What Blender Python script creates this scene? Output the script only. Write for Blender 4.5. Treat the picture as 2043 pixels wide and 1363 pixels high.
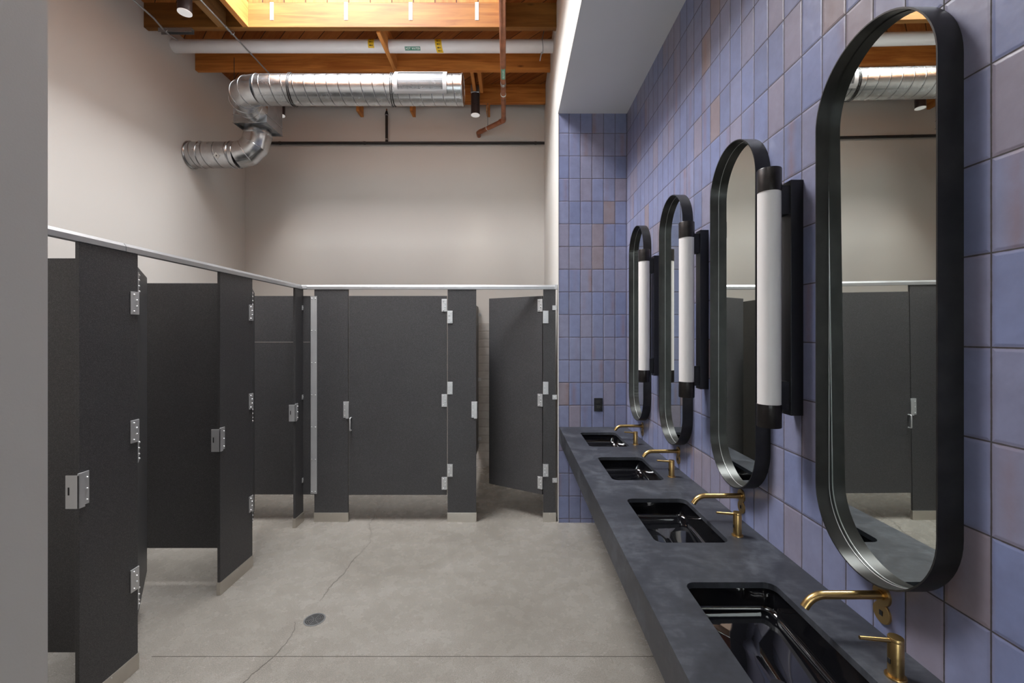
import bpy, math, random
from mathutils import Vector, Matrix
random.seed(7)
S = bpy.context.scene
for o in list(bpy.data.objects): bpy.data.objects.remove(o)
COL = S.collection
PI = math.pi

# ------------------------------------------------------------------ camera
FPX = 885.0
CAMZ = 1.7
cd = bpy.data.cameras.new('camera'); cam = bpy.data.objects.new('camera', cd); COL.objects.link(cam)
cam.location = (0, 0, CAMZ); cam.rotation_euler = (PI/2, 0, 0)
cd.sensor_width = 36; cd.lens = FPX/2043*36; cd.shift_y = -14.5/2043; cd.clip_start = 0.02
S.camera = cam
# ------------------------------------------------------------------ world, lights, exposure
w = bpy.data.worlds.new('world'); S.world = w; w.use_nodes = True
w.node_tree.nodes['Background'].inputs[0].default_value = (0.80, 0.88, 1.0, 1)
w.node_tree.nodes['Background'].inputs[1].default_value = 1.0
def area(name, loc, sx, sy, power, col, rot=(0, 0, 0)):
    l = bpy.data.lights.new(name, 'AREA'); l.shape = 'RECTANGLE'; l.size = sx; l.size_y = sy
    l.energy = power; l.color = col
    o = bpy.data.objects.new(name, l); o.location = loc; o.rotation_euler = rot; COL.objects.link(o); return o
SKX0, SKX1, SKY0, SKY1 = -2.455, -0.10, 2.10, 4.13
SKZ = 6.02; SKT = (-2.455, -.95, 2.10, 3.92)  # unseen splayed well and glazing, shaped to balance light between the walls
area('skylight_daylight', ((SKT[0]+SKT[1])/2, (SKT[2]+SKT[3])/2, SKZ-.04), SKT[1]-SKT[0]-.06, SKT[3]-SKT[2]-.06, 440, (0.95, 0.97, 1.0))
area('skylight_daylight', (-0.45, -0.45, SKZ-.04), 1.45, 1.5, 40, (0.93, 0.97, 1.0))  # second skylight lamp, out of view, added as fill
area('window_daylight', (-0.45, -4.12, 1.9), 1.5, 2.6, 80, (0.93, 0.97, 1.0), (PI/2, 0, 0))  # fill lamp added behind the camera, no such window known
S.view_settings.view_transform = 'Standard'; S.view_settings.look = 'None'
S.view_settings.gamma = 1; S.view_settings.use_curve_mapping = False
S.view_settings.exposure = 0.0

# ------------------------------------------------------------------ mesh helper
class MB:
    def __init__(s): s.v = []; s.f = []
    def add(s, vs, fs):
        n = len(s.v); s.v += [tuple(p) for p in vs]; s.f += [tuple(i+n for i in f) for f in fs]; return s
    def box(s, a, b):
        x0, y0, z0 = (min(a[i], b[i]) for i in range(3)); x1, y1, z1 = (max(a[i], b[i]) for i in range(3))
        return s.add([(x0,y0,z0),(x1,y0,z0),(x1,y1,z0),(x0,y1,z0),(x0,y0,z1),(x1,y0,z1),(x1,y1,z1),(x0,y1,z1)],
                     [(0,3,2,1),(4,5,6,7),(0,1,5,4),(1,2,6,5),(2,3,7,6),(3,0,4,7)])
    def loft(s, rings, cap=True, closed=True):
        n = len(rings[0]); vs = [p for r in rings for p in r]; fs = []
        m = n if closed else n-1
        for i in range(len(rings)-1):
            for j in range(m):
                k = (j+1) % n
                fs.append((i*n+j, i*n+k, (i+1)*n+k, (i+1)*n+j))
        if cap:
            fs.append(tuple(reversed(range(n)))); fs.append(tuple(range((len(rings)-1)*n, len(rings)*n)))
        return s.add(vs, fs)
    def tube(s, pts, r, n=16, cap=True, radii=None, closed=False):
        pts = [Vector(p) for p in pts]; N = len(pts); rings = []; up = None
        for i, p in enumerate(pts):
            if closed: t = (pts[(i+1) % N]-pts[i-1]).normalized(); sc = 1
            elif i == 0: t = (pts[1]-p).normalized(); sc = 1
            elif i == N-1: t = (p-pts[-2]).normalized(); sc = 1
            else:
                a = (p-pts[i-1]).normalized(); b = (pts[i+1]-p).normalized(); t = (a+b).normalized()
            if up is None:
                up = Vector((0, 0, 1)) if abs(t.z) < .9 else Vector((0, 1, 0))
            u = up-t*up.dot(t)
            u.normalize(); vv = t.cross(u); up = u
            rr = radii[i] if radii else r
            ring = []
            mit = None
            if not closed and 0 < i < N-1:
                c = a.dot(b); c = max(-1, min(1, c)); half = math.acos(c)/2
                if half > 1e-4:
                    ax = (a-b).normalized(); mit = (ax, 1/math.cos(half))
            for j in range(n):
                an = 2*PI*j/n
                d = u*math.cos(an)*rr+vv*math.sin(an)*rr
                if mit: d = d+mit[0]*(d.dot(mit[0])*(mit[1]-1))
                ring.append(p+d)
            rings.append(ring)
        if closed:
            rings.append(rings[0]); return s.loft(rings, cap=False)
        return s.loft(rings, cap=cap)
    def cyl(s, a, b, r, n=24, r2=None):
        return s.tube([a, b], r, n, radii=[r, r if r2 is None else r2])
    def torus(s, c, axis, R, r, n=40, m=8):
        axis = Vector(axis).normalized(); u = axis.orthogonal().normalized(); v = axis.cross(u); c = Vector(c)
        rings = []
        for i in range(n+1):
            a = 2*PI*i/n; d = u*math.cos(a)+v*math.sin(a)
            rings.append([c+d*(R+r*math.cos(2*PI*j/m))+axis*(r*math.sin(2*PI*j/m)) for j in range(m)])
        return s.loft(rings, cap=False)
    def xf(s, M):
        s.v = [tuple(M @ Vector(p)) for p in s.v]; return s
    def build(s, name, mat, parent=None, smooth=None, bevel=0, loc=None, label=None):
        me = bpy.data.meshes.new(name); me.from_pydata(s.v, [], s.f); me.validate(); me.update()
        import bmesh
        bm = bmesh.new(); bm.from_mesh(me); bmesh.ops.recalc_face_normals(bm, faces=bm.faces); bm.to_mesh(me); bm.free()
        if smooth is not None:
            me.polygons.foreach_set('use_smooth', [True]*len(me.polygons)); me.set_sharp_from_angle(angle=math.radians(smooth))
        me.materials.append(mat)
        o = bpy.data.objects.new(name, me); COL.objects.link(o)
        if parent: o.parent = parent
        if loc: o.location = loc
        if bevel:
            b = o.modifiers.new('bevel', 'BEVEL'); b.width = bevel; b.segments = 2; b.limit_method = 'ANGLE'; b.angle_limit = math.radians(40)
            b.harden_normals = False
        if label: o['label'] = label
        return o
def box(a, b): return MB().box(a, b)
def tag(o, label=None, cat=None, group=None, kind=None):
    if label: o['label'] = label
    if cat: o['category'] = cat
    if group: o['group'] = group
    if kind: o['kind'] = kind
    return o
def thing(name, label, cat, loc=(0, 0, 0), rz=0, group=None):
    o = bpy.data.objects.new(name, None); o.empty_display_size = .05; COL.objects.link(o)
    o.location = loc; o.rotation_euler = (0, 0, rz); return tag(o, label, cat, group)
def copy_tree(o, parent=None):
    c = o.copy(); COL.objects.link(c)
    if parent: c.parent = parent
    for ch in list(o.children): copy_tree(ch, c)
    return c
def dup(o, loc, label, rz=None):
    c = copy_tree(o); c.location = loc; c['label'] = label
    if rz is not None: c.rotation_euler = (0, 0, rz)
    return c

# ------------------------------------------------------------------ materials
class NT:
    def __init__(s, name):
        s.m = bpy.data.materials.new(name); s.m.use_nodes = True; s.t = s.m.node_tree
        s.b = s.t.nodes['Principled BSDF']
    def n(s, typ, ins=None, **kw):
        x = s.t.nodes.new(typ)
        for k, v in kw.items(): setattr(x, k, v)
        for k, v in (ins or {}).items(): s.put(x.inputs[k], v)
        return x
    def put(s, sock, v):
        if isinstance(v, bpy.types.NodeSocket): s.t.links.new(v, sock)
        elif isinstance(v, bpy.types.Node): s.t.links.new(v.outputs[0], sock)
        else:
            if isinstance(v, (tuple, list)) and len(v) == 3 and sock.type == 'RGBA': v = (*v, 1)
            sock.default_value = v
    def ma(s, op, a, b=0.0, c=0.0):
        x = s.t.nodes.new('ShaderNodeMath'); x.operation = op
        s.put(x.inputs[0], a); s.put(x.inputs[1], b); s.put(x.inputs[2], c); return x.outputs[0]
    def mix(s, f, a, b, mode='MIX'):
        x = s.t.nodes.new('ShaderNodeMix'); x.data_type = 'RGBA'; x.blend_type = mode
        s.put(x.inputs[0], f); s.put(x.inputs[6], a); s.put(x.inputs[7], b); return x.outputs[2]
    def ramp(s, f, stops):
        x = s.t.nodes.new('ShaderNodeValToRGB'); s.put(x.inputs[0], f)
        e = x.color_ramp.elements
        while len(e) < len(stops): e.new(0.5)
        for i, (p, c) in enumerate(stops):
            e[i].position = p; e[i].color = (*c, 1) if len(c) == 3 else c
        return x.outputs[0]
    def coord(s):
        x = s.t.nodes.new('ShaderNodeTexCoord'); return x.outputs['Object']
    def noise(s, vec, scale, detail=3, rough=.5, dist=0):
        x = s.n('ShaderNodeTexNoise', {'Vector': vec, 'Scale': scale, 'Detail': detail, 'Roughness': rough, 'Distortion': dist}); return x.outputs[0]
    def maprange(s, v, a, b, c=0.0, d=1.0, smooth=False):
        x = s.n('ShaderNodeMapRange', {0: v, 1: a, 2: b, 3: c, 4: d})
        if smooth: x.interpolation_type = 'SMOOTHSTEP'
        return x.outputs[0]
    def scalev(s, vec, sc):
        x = s.n('ShaderNodeMapping', {'Vector': vec}); x.inputs['Scale'].default_value = sc; return x.outputs[0]
    def bump(s, h, dist, strength=1.0):
        x = s.n('ShaderNodeBump', {'Height': h, 'Distance': dist, 'Strength': strength}); s.put(s.b.inputs['Normal'], x.outputs[0]); return x
    def set(s, **kw):
        names = dict(color='Base Color', rough='Roughness', metal='Metallic', spec='Specular IOR Level', coat='Coat Weight', coatr='Coat Roughness', ior='IOR', trans='Transmission Weight', aniso='Anisotropic')
        for k, v in kw.items(): s.put(s.b.inputs[names[k]], v)
        return s

def m_simple(name, col, rough=.5, metal=0, spec=.5, var=0.0, vs=6, **kw):
    t = NT(name)
    if var:
        nz = t.noise(t.coord(), vs, 4)
        lo = tuple(c*(1-var) for c in col); hi = tuple(min(1, c*(1+var)) for c in col)
        t.set(color=t.ramp(nz, [(.3, lo), (.7, hi)]))
    else: t.set(color=col)
    t.set(rough=rough, metal=metal, spec=spec, **kw); return t.m
def m_paint(name, col):
    t = NT(name); c = t.coord()
    nz = t.noise(c, 2.5, 3); t.set(color=t.ramp(nz, [(.3, tuple(x*.985 for x in col)), (.7, col)]), rough=.62, spec=.3)
    t.bump(t.noise(c, 160, 2), .0006, .35); return t.m
def m_tile(name, axis, u0, pu, v0, pv, cols, grout, gw=.0024, rough=.36, pillow=.0014, edge=None):
    t = NT(name); c = t.coord(); sp = t.n('ShaderNodeSeparateXYZ', {0: c})
    wob = t.noise(c, 9, 2)
    U = t.ma('DIVIDE', t.ma('SUBTRACT', sp.outputs[axis], u0), pu)
    V = t.ma('DIVIDE', t.ma('SUBTRACT', sp.outputs[2], v0), pv)
    wb = t.ma('MULTIPLY', t.ma('SUBTRACT', wob, .5), .018)
    U = t.ma('ADD', U, wb); V = t.ma('ADD', V, t.ma('MULTIPLY', wb, .5))
    iu, iv = t.ma('FLOOR', U), t.ma('FLOOR', V); fu, fv = t.ma('FRACT', U), t.ma('FRACT', V)
    wn = t.n('ShaderNodeTexWhiteNoise', {'Vector': t.n('ShaderNodeCombineXYZ', {0: iu, 1: iv, 2: 3.0})})
    rs = t.n('ShaderNodeSeparateColor', {0: wn.outputs['Color']})
    r1, r2, r3 = rs.outputs[0], rs.outputs[1], rs.outputs[2]
    du = t.ma('MULTIPLY', t.ma('MINIMUM', fu, t.ma('SUBTRACT', 1.0, fu)), pu)
    dv = t.ma('MULTIPLY', t.ma('MINIMUM', fv, t.ma('SUBTRACT', 1.0, fv)), pv)
    d = t.ma('ADD', t.ma('MINIMUM', du, dv), t.ma('MULTIPLY', t.ma('SUBTRACT', t.noise(c, 70, 2), .5), .0014))
    g = t.maprange(d, gw*.55, gw, 0.0, 1.0)
    base = t.ramp(r1, cols)
    cl = t.noise(c, 14, 4, .6)
    base = t.mix(t.maprange(cl, .35, .7), base, t.mix(1.0, base, (.86, .84, .83), 'MULTIPLY'))
    if edge:
        side = t.maprange(t.ma('ABSOLUTE', t.ma('SUBTRACT', fu, r2)), .30, .02, 0.0, 1.0)
        side = t.ma('MULTIPLY', side, t.maprange(r3, .68, 1.0, 0.0, .60))
        base = t.mix(t.ma('MULTIPLY', side, t.maprange(cl, .3, .6, .4, 1.0)), base, edge)
        base = t.mix(t.maprange(d, .008, .002, 0.0, .14), base, edge)
    t.set(color=t.mix(g, grout, base), rough=t.ma('ADD', rough, t.ma('MULTIPLY', t.ma('SUBTRACT', 1.0, g), .5)), spec=.5)
    h = t.ma('MULTIPLY', t.maprange(d, gw*.5, gw*4, 0.0, 1.0, True), pillow)
    tilt = t.ma('MULTIPLY', t.ma('MULTIPLY', t.ma('SUBTRACT', r2, .5), fu), .0016)
    tilt2 = t.ma('MULTIPLY', t.ma('MULTIPLY', t.ma('SUBTRACT', r3, .5), fv), .0020)
    h = t.ma('ADD', h, t.ma('ADD', tilt, tilt2))
    h = t.ma('ADD', h, t.ma('MULTIPLY', t.noise(c, 22, 2), .0016))
    t.bump(h, 1.0, .9); return t.m
def m_wood(name, axis, dark, light, knots=True, rough=.62, sc=1.0):
    t = NT(name); c = t.coord()
    oi = t.n('ShaderNodeObjectInfo'); off = t.n('ShaderNodeVectorMath', {0: c, 1: (0, 0, 0)}); off.operation = 'ADD'
    cx = t.n('ShaderNodeCombineXYZ', {0: t.ma('MULTIPLY', oi.outputs['Random'], 31.0), 1: t.ma('MULTIPLY', oi.outputs['Random'], 17.0), 2: t.ma('MULTIPLY', oi.outputs['Random'], 53.0)})
    t.put(off.inputs[1], cx.outputs[0]); c = off.outputs[0]
    s = [22*sc]*3; s[axis] = 1.6*sc
    g = t.noise(t.scalev(c, tuple(s)), 1.0, 5, .6, .6)
    s2 = [2.5]*3; s2[axis] = .5
    b = t.noise(t.scalev(c, tuple(s2)), 1.0, 2)
    f = t.ma('ADD', t.ma('MULTIPLY', g, .65), t.ma('MULTIPLY', b, .35))
    col = t.ramp(f, [(.33, dark), (.66, light)])
    if knots:
        s3 = [9]*3; s3[axis] = 3.0
        vo = t.n('ShaderNodeTexVoronoi', {'Vector': t.scalev(c, tuple(s3)), 'Scale': .7})
        col = t.mix(t.maprange(vo.outputs[0], .035, .10, .8, 0.0), col, tuple(x*.35 for x in dark))
    t.set(color=col, rough=rough, spec=.25); t.bump(g, .0015, .5); return t.m
def m_deck(name):
    t = NT(name); c = t.coord(); sp = t.n('ShaderNodeSeparateXYZ', {0: c})
    u = t.ma('MULTIPLY', t.ma('ADD', sp.outputs[0], sp.outputs[1]), .70711/.142)
    v = t.ma('MULTIPLY', t.ma('SUBTRACT', sp.outputs[0], sp.outputs[1]), .70711)
    iu, fu = t.ma('FLOOR', u), t.ma('FRACT', u)
    wn = t.n('ShaderNodeTexWhiteNoise', {'Vector': t.n('ShaderNodeCombineXYZ', {0: iu, 1: 1.0, 2: 3.0})})
    vec = t.n('ShaderNodeCombineXYZ', {0: t.ma('MULTIPLY', u, 3.0), 1: t.ma('MULTIPLY', v, 2.0), 2: t.ma('MULTIPLY', wn.outputs['Value'], 40.0)})
    g = t.noise(vec, 1.6, 5, .6, .5)
    f = t.ma('ADD', t.ma('MULTIPLY', g, .6), t.ma('MULTIPLY', wn.outputs['Value'], .4))
    col = t.ramp(f, [(.25, (.22, .058, .012)), (.75, (.50, .19, .050))])
    gap = t.maprange(t.ma('MINIMUM', fu, t.ma('SUBTRACT', 1.0, fu)), .012, .03)
    t.set(color=t.mix(gap, (.02, .008, .004), col), rough=.65, spec=.2); t.bump(gap, .004, .8); return t.m
def m_panel(name):
    t = NT(name); c = t.coord()
    v1 = t.n('ShaderNodeTexVoronoi', {'Vector': c, 'Scale': 330.0})
    nz = t.noise(c, 900, 1); big = t.noise(c, 3, 3)
    f = t.ma('ADD', t.ma('MULTIPLY', t.maprange(v1.outputs[0], .1, .8), .5), t.ma('MULTIPLY', nz, .5))
    col = t.ramp(f, [(.25, (.020, .020, .021)), (.75, (.088, .085, .086))])
    col = t.mix(t.maprange(big, .3, .7), col, t.mix(1.0, col, (.88, .88, .9), 'MULTIPLY'))
    t.set(color=col, rough=.46, spec=.45)
    t.bump(v1.outputs[0], .0012, .5); return t.m
def m_metal(name, col, rough=.35, metal=1.0, brush=None, var=.12, vs=8, bs=180):
    t = NT(name); c = t.coord()
    nz = t.noise(c, vs, 4)
    lo = tuple(x*(1-var) for x in col); hi = tuple(min(1, x*(1+var)) for x in col)
    t.set(color=t.ramp(nz, [(.3, lo), (.7, hi)]), metal=metal)
    if brush is not None:
        s = [bs]*3; s[brush] = 3; b = t.noise(t.scalev(c, tuple(s)), 1.0, 2)
        t.set(rough=t.ma('ADD', rough-.08, t.ma('MULTIPLY', b, .16))); t.bump(b, .0002, .4)
    else: t.set(rough=t.ma('ADD', rough-.06, t.ma('MULTIPLY', nz, .12)))
    return t.m
def m_counter(name):
    t = NT(name); c = t.coord()
    a = t.noise(c, 4.0, 6, .62, .8); b = t.noise(c, 34, 4, .6); st = t.noise(t.scalev(c, (16, 90, 16)), 1.0, 3)
    f = t.ma('ADD', t.ma('MULTIPLY', a, .6), t.ma('ADD', t.ma('MULTIPLY', b, .28), t.ma('MULTIPLY', st, .12)))
    col = t.ramp(f, [(.36, (.018, .0195, .024)), (.5, (.030, .032, .040)), (.66, (.070, .075, .088))])
    t.set(color=col, rough=t.maprange(a, .3, .7, .42, .56), spec=.5); t.bump(b, .0004, .4); return t.m
def m_floor(name):
    t = NT(name); c = t.coord()
    a = t.noise(t.scalev(c, (1.3, 2.1, 1)), 1.0, 4, .55, .8); b = t.noise(c, 9, 5, .6); f1 = t.noise(c, 190, 3, .7)
    vo = t.n('ShaderNodeTexVoronoi', {'Vector': c, 'Scale': 95.0})
    f = t.ma('ADD', t.ma('MULTIPLY', a, .62), t.ma('MULTIPLY', b, .38))
    col = t.ramp(f, [(.30, (.205, .186, .163)), (.5, (.245, .225, .200)), (.70, (.290, .270, .247))])
    col = t.mix(t.maprange(f1, .35, .65, 0, 1), t.mix(1.0, col, (.70, .69, .67), 'MULTIPLY'), t.mix(1.0, col, (1.22, 1.21, 1.19), 'MULTIPLY'))
    spk = t.ma('MULTIPLY', t.maprange(vo.outputs[0], .16, .08), t.maprange(t.noise(c, 2.2, 2), .42, .6, .1, .8))
    col = t.mix(spk, col, (.58, .56, .52))
    t.set(color=col, rough=t.maprange(b, .3, .7, .20, .33), spec=.5); t.bump(f1, .0003, .3); return t.m

PAINT = m_paint('wall_paint', (.665, .635, .595))
PAINT_G = m_paint('soffit_paint', (.80, .80, .80))
TP, TH = .1044, .2045
BLUE = [(0.0, (.172, .196, .325)), (.25, (.225, .240, .370)), (.5, (.192, .220, .375)), (.75, (.238, .240, .345)), (.92, (.252, .230, .300)), (1.0, (.258, .205, .212))]
GROUT = (.050, .042, .042)
RUST = (.24, .135, .11)
TILE_R = m_tile('glazed_blue_tile', 1, .959, TP, 3.512-TH*18, TH, BLUE, GROUT, edge=RUST)
TILE_F = m_tile('glazed_blue_tile_return', 0, .411, .1037, 3.512-TH*18, TH, BLUE, GROUT, edge=RUST)
TILE_W = m_tile('white_wall_tile', 0, -.444+.005, .2065, 1.84-.1025*20, .1025, [(0, (.50, .46, .42)), (1, (.58, .54, .50))], (.30, .27, .24), gw=.0026, pillow=.0015)
WX = m_wood('fir_joist_wood', 0, (.280, .068, .010), (.70, .27, .060))
WXB = m_wood('fir_header_wood', 0, (.13, .045, .009), (.285, .130, .030))  # same fir as the joists, darkened to offset the strong skylight on it
WY = m_wood('fir_blocking_wood', 1, (.32, .095, .018), (.70, .30, .08), knots=False)
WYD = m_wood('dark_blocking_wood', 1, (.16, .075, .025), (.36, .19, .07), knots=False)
def m_duct(name, col, x0, pitch):
    t = NT(name); c = t.coord(); sp = t.n('ShaderNodeSeparateXYZ', {0: c})
    a = t.ma('DIVIDE', t.ma('ARCTAN2', sp.outputs[2], sp.outputs[1]), 2*PI)
    ph = t.ma('FRACT', t.ma('SUBTRACT', t.ma('DIVIDE', t.ma('SUBTRACT', sp.outputs[0], x0), pitch), a))
    d = t.ma('MINIMUM', ph, t.ma('SUBTRACT', 1.0, ph))
    seam = t.maprange(d, .018, .035)
    nz = t.noise(c, 16, 4)
    body = t.ramp(nz, [(.3, tuple(x*.88 for x in col)), (.7, tuple(x*1.08 for x in col))])
    t.set(color=t.mix(seam, tuple(x*.42 for x in col), body), metal=1.0, rough=t.ma('ADD', .20, t.ma('MULTIPLY', nz, .12)))
    t.bump(t.maprange(d, .01, .06, 1.0, 0.0, True), .003, .8); return t.m
DECK = m_deck('diagonal_plank_deck')
PANEL = m_panel('charcoal_partition')
EDGE = m_simple('partition_edge', (.012, .012, .013), .4)
ALU = m_metal('satin_aluminium', (.60, .60, .60), .42, .55, var=.05)
SCREW = m_metal('screw_metal', (.78, .78, .78), .3, .9)
SHOE = m_metal('brushed_stainless', (.60, .565, .51), .36, .9, brush=0, var=.06)
BRASS = m_metal('brushed_brass', (.52, .345, .14), .32, 1.0, brush=2, var=.06, bs=400)
FRAME = m_metal('dark_steel', (.032, .031, .030), .36, .5, var=.3, vs=14)
BLACKM = m_simple('black_powder_coat', (.010, .010, .012), .42)
CAPM = m_metal('black_bronze', (.030, .026, .025), .32, .5, var=.3, vs=30)
COUNTER = m_counter('charcoal_stone')
BASIN = m_simple('black_glazed_basin', (.004, .004, .005), .05, spec=.6, coat=1.0, coatr=.03)
MIRROR = m_simple('mirror_glass', (.80, .845, .80), .012, 1.0)
TUBE = m_simple('frosted_tube', (.74, .70, .68), .38, spec=.5)
GALV = m_metal('galvanised_steel', (.56, .57, .58), .25, 1.0, var=.10, vs=16)
GALVD = m_metal('dull_galvanised_steel', (.42, .43, .44), .38, .9, var=.12, vs=12)
PVC = m_simple('white_pipe_wrap', (.82, .79, .78), .45, var=.03)
COPPER = m_metal('aged_copper', (.40, .17, .095), .42, .75, var=.25, vs=12)
BLACKP = m_simple('black_iron_pipe', (.018, .015, .015), .5, var=.2)
YEL = m_simple('yellow_label', (.82, .52, .02), .5)
GRN = m_simple('green_label', (.03, .20, .13), .5)
WHT = m_simple('white_print', (.75, .80, .76), .5)
INK = m_simple('black_print', (.01, .01, .01), .6)
FLOOR = m_floor('polished_concrete')
CRACK = m_simple('crack_shadow', (.10, .088, .075), .9)  # dark colour for floor cracks, control joint and socket slots
GRATE = m_metal('drain_metal', (.20, .195, .19), .45, .7)
PIT = m_simple('drain_pit', (.008, .008, .008), .9)
CANF = m_simple('lamp_lens', (.80, .80, .82), .4); CANF.node_tree.nodes['Principled BSDF'].inputs['Emission Color'].default_value = (1, .97, .94, 1); CANF.node_tree.nodes['Principled BSDF'].inputs['Emission Strength'].default_value = .35
CANB = m_metal('lamp_black', (.060, .050, .054), .38, .35, var=.1)
GLASS = NT('skylight_glass'); GLASS.set(color=(.9, .95, .95), rough=.0, trans=1.0, ior=1.45); GLASS = GLASS.m

# ------------------------------------------------------------------ room shell
XL, XR, YB, YR, XP = -3.43, 1.036, 5.70, 4.0, .415
ZT, ZS, YF = 4.79, 3.69, -4.0
def struct(name, mb, mat, parent=None, **kw):
    o = mb.build(name, mat, parent, **kw)
    if not parent: o['kind'] = 'structure'
    return o
fl = struct('floor', box((XL-.2, YF-.2, -.12), (XR+.2, YB+.2, 0)), FLOOR)
# wall tile wainscot and paint of the back wall
struct('wall_back', box((XL-.2, YB, 1.84), (XP+.8, YB+.15, ZT+.1)), PAINT)
struct('wall_back_tiled', box((XL-.2, YB-.008, 0), (XP+.8, YB+.15, 1.84)), TILE_W)
struct('wall_left', box((XL-.15, 1.29, 0), (XL, YB, ZT+.1)), PAINT)
struct('wall_wing', box((XL-.15, YF, 0), (-1.35, 1.29, ZT+.1)), PAINT)
struct('wall_right', box((XR, YF, 0), (XR+.15, YR+.15, ZS)), TILE_R)
struct('wall_return', box((XP+.006, YR, 0), (XR, YR+.12, ZS)), TILE_F)
struct('wall_partition', MB().box((XP, YR-.003, 0), (XP+.006, YR+.12, ZS)).box((XP, YR+.12, 0), (XP+.12, YB, ZT+.1)), PAINT)
struct('wall_fascia', box((XP, YF, ZS+.001), (XP+.12, YR+.12, ZT+.1)), PAINT)
struct('ceiling_soffit', box((XP+.003, YF, ZS), (XR+.15, YR+.12, ZS+.1)), PAINT_G)
struct('wall_front', MB().box((-1.35, YF-.15, 0), (-1.2, YF, ZT+.1)).box((.3, YF-.15, 0), (XR+.15, YF, ZT+.1)).box((-1.2, YF-.15, 0), (.3, YF, .6)).box((-1.2, YF-.15, 3.2), (.3, YF, ZT+.1)), PAINT)
w3 = bpy.data.objects.new('window_3', None); COL.objects.link(w3); w3['kind'] = 'structure'; w3.location = (-.45, YF-.06, 1.9)  # unseen window, added to carry the fill lamp
MB().box((-.75, -.02, -1.3), (-.70, .04, 1.3)).box((.70, -.02, -1.3), (.75, .04, 1.3)).box((-.70, -.02, -1.3), (.70, .04, -1.25)).box((-.70, -.02, 1.25), (.70, .04, 1.3)).build('window_frame', FRAME, w3)
box((-.70, .005, -1.25), (.70, .011, 1.25)).build('window_pane', GLASS, w3)
# plank deck with the skylight opening and an added second one for fill
def slab_with_holes(x0, x1, y0, y1, z0, z1, holes):
    xs = sorted({x0, x1, *[h[0] for h in holes], *[h[1] for h in holes]})
    ys = sorted({y0, y1, *[h[2] for h in holes], *[h[3] for h in holes]})
    m = MB()
    for i in range(len(xs)-1):
        for j in range(len(ys)-1):
            cx, cy = (xs[i]+xs[i+1])/2, (ys[j]+ys[j+1])/2
            if any(h[0] < cx < h[1] and h[2] < cy < h[3] for h in holes): continue
            m.box((xs[i], ys[j], z0), (xs[i+1], ys[j+1], z1))
    return m
H1 = (SKX0, SKX1, SKY0, SKY1); H2 = (-1.2, .3, -1.2, .3)
struct('ceiling', slab_with_holes(XL-.1, XP+.1, YF-.1, YB+.1, ZT, ZT+.04, [H1, H2]), DECK)
def well(n, h, top, mat):
    t = .04; ZB = ZT+.04; m = MB()
    B = [(h[0], h[2]), (h[1], h[2]), (h[1], h[3]), (h[0], h[3])]; T = [(top[0], top[2]), (top[1], top[2]), (top[1], top[3]), (top[0], top[3])]
    O = [(-t, -t), (t, -t), (t, t), (-t, t)]
    for k in range(4):
        l = (k+1) % 4; r = []
        for q in (k, l):
            r.append([(B[q][0], B[q][1], ZB), (B[q][0]+O[q][0], B[q][1]+O[q][1], ZB), (T[q][0]+O[q][0], T[q][1]+O[q][1], SKZ), (T[q][0], T[q][1], SKZ)])
        m.loft(r)
    x0, x1, y0, y1 = top
    struct('trim_%d' % n, m, mat)
    wd = bpy.data.objects.new('window_%d' % n, None); COL.objects.link(wd); wd['kind'] = 'structure'; wd.location = ((x0+x1)/2, (y0+y1)/2, SKZ)
    hx, hy = (x1-x0)/2+.05, (y1-y0)/2+.05
    MB().box((-hx, -hy, 0), (hx, -hy+.06, .05)).box((-hx, hy-.06, 0), (hx, hy, .05)).box((-hx, -hy+.06, 0), (-hx+.06, hy-.06, .05)).box((hx-.06, -hy+.06, 0), (hx, hy-.06, .05)).build('window_frame', GALVD, wd)
    box((-hx+.06, -hy+.06, .02), (hx-.06, hy-.06, .03)).build('window_pane', GLASS, wd)
well(1, H1, SKT, m_paint('well_plaster', (.36, .35, .34))); well(2, H2, H2, PAINT)  # second well and its glazing are added to house the fill lamp

# floor details
def fpt(x, y):
    Y = CAMZ*FPX/(y-667); return ((x-1022)*Y/FPX, Y)
def strip(pts, wd, z=.0012):
    m = MB(); L = []
    for i, p in enumerate(pts):
        a = Vector(pts[max(0, i-1)]); b = Vector(pts[min(len(pts)-1, i+1)]); d = (b-a).normalized(); nrm = Vector((-d.y, d.x))
        ww = wd*(.55+.7*random.random())/2
        L.append((p[0]+nrm.x*ww, p[1]+nrm.y*ww, z)); L.append((p[0]-nrm.x*ww, p[1]-nrm.y*ww, z))
    return m.add(L, [(2*i, 2*i+1, 2*i+3, 2*i+2) for i in range(len(pts)-1)])
def wiggle(pts, k=5, amp=.006):
    out = []
    for a, b in zip(pts, pts[1:]):
        for i in range(k):
            f = i/k; out.append((a[0]+(b[0]-a[0])*f+random.uniform(-amp, amp), a[1]+(b[1]-a[1])*f+random.uniform(-amp, amp)))
    return out+[pts[-1]]
c1 = [(-1.30, 4.50), (-1.272, 4.40), (-1.305, 4.286), (-1.277, 4.10), (-1.277, 3.965), (-1.199, 3.78), (-1.161, 3.62), (-1.171, 3.502), (-1.192, 3.332), (-1.192, 3.157), (-1.216, 3.04), (-1.224, 2.927), (-1.225, 2.823)]
c2 = [(-1.281, 2.622), (-1.239, 2.499), (-1.256, 2.341), (-1.283, 2.264), (-1.308, 2.172), (-1.36, 2.05), (-1.42, 1.93), (-1.46, 1.80)]
strip(wiggle(c1), .0045).build('crack', CRACK, fl); strip(wiggle(c2), .0042).build('crack', CRACK, fl)
MB().box((-1.9, 2.337, -.001), (1.03, 2.341, .0010)).build('control_joint', CRACK, fl)

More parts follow.
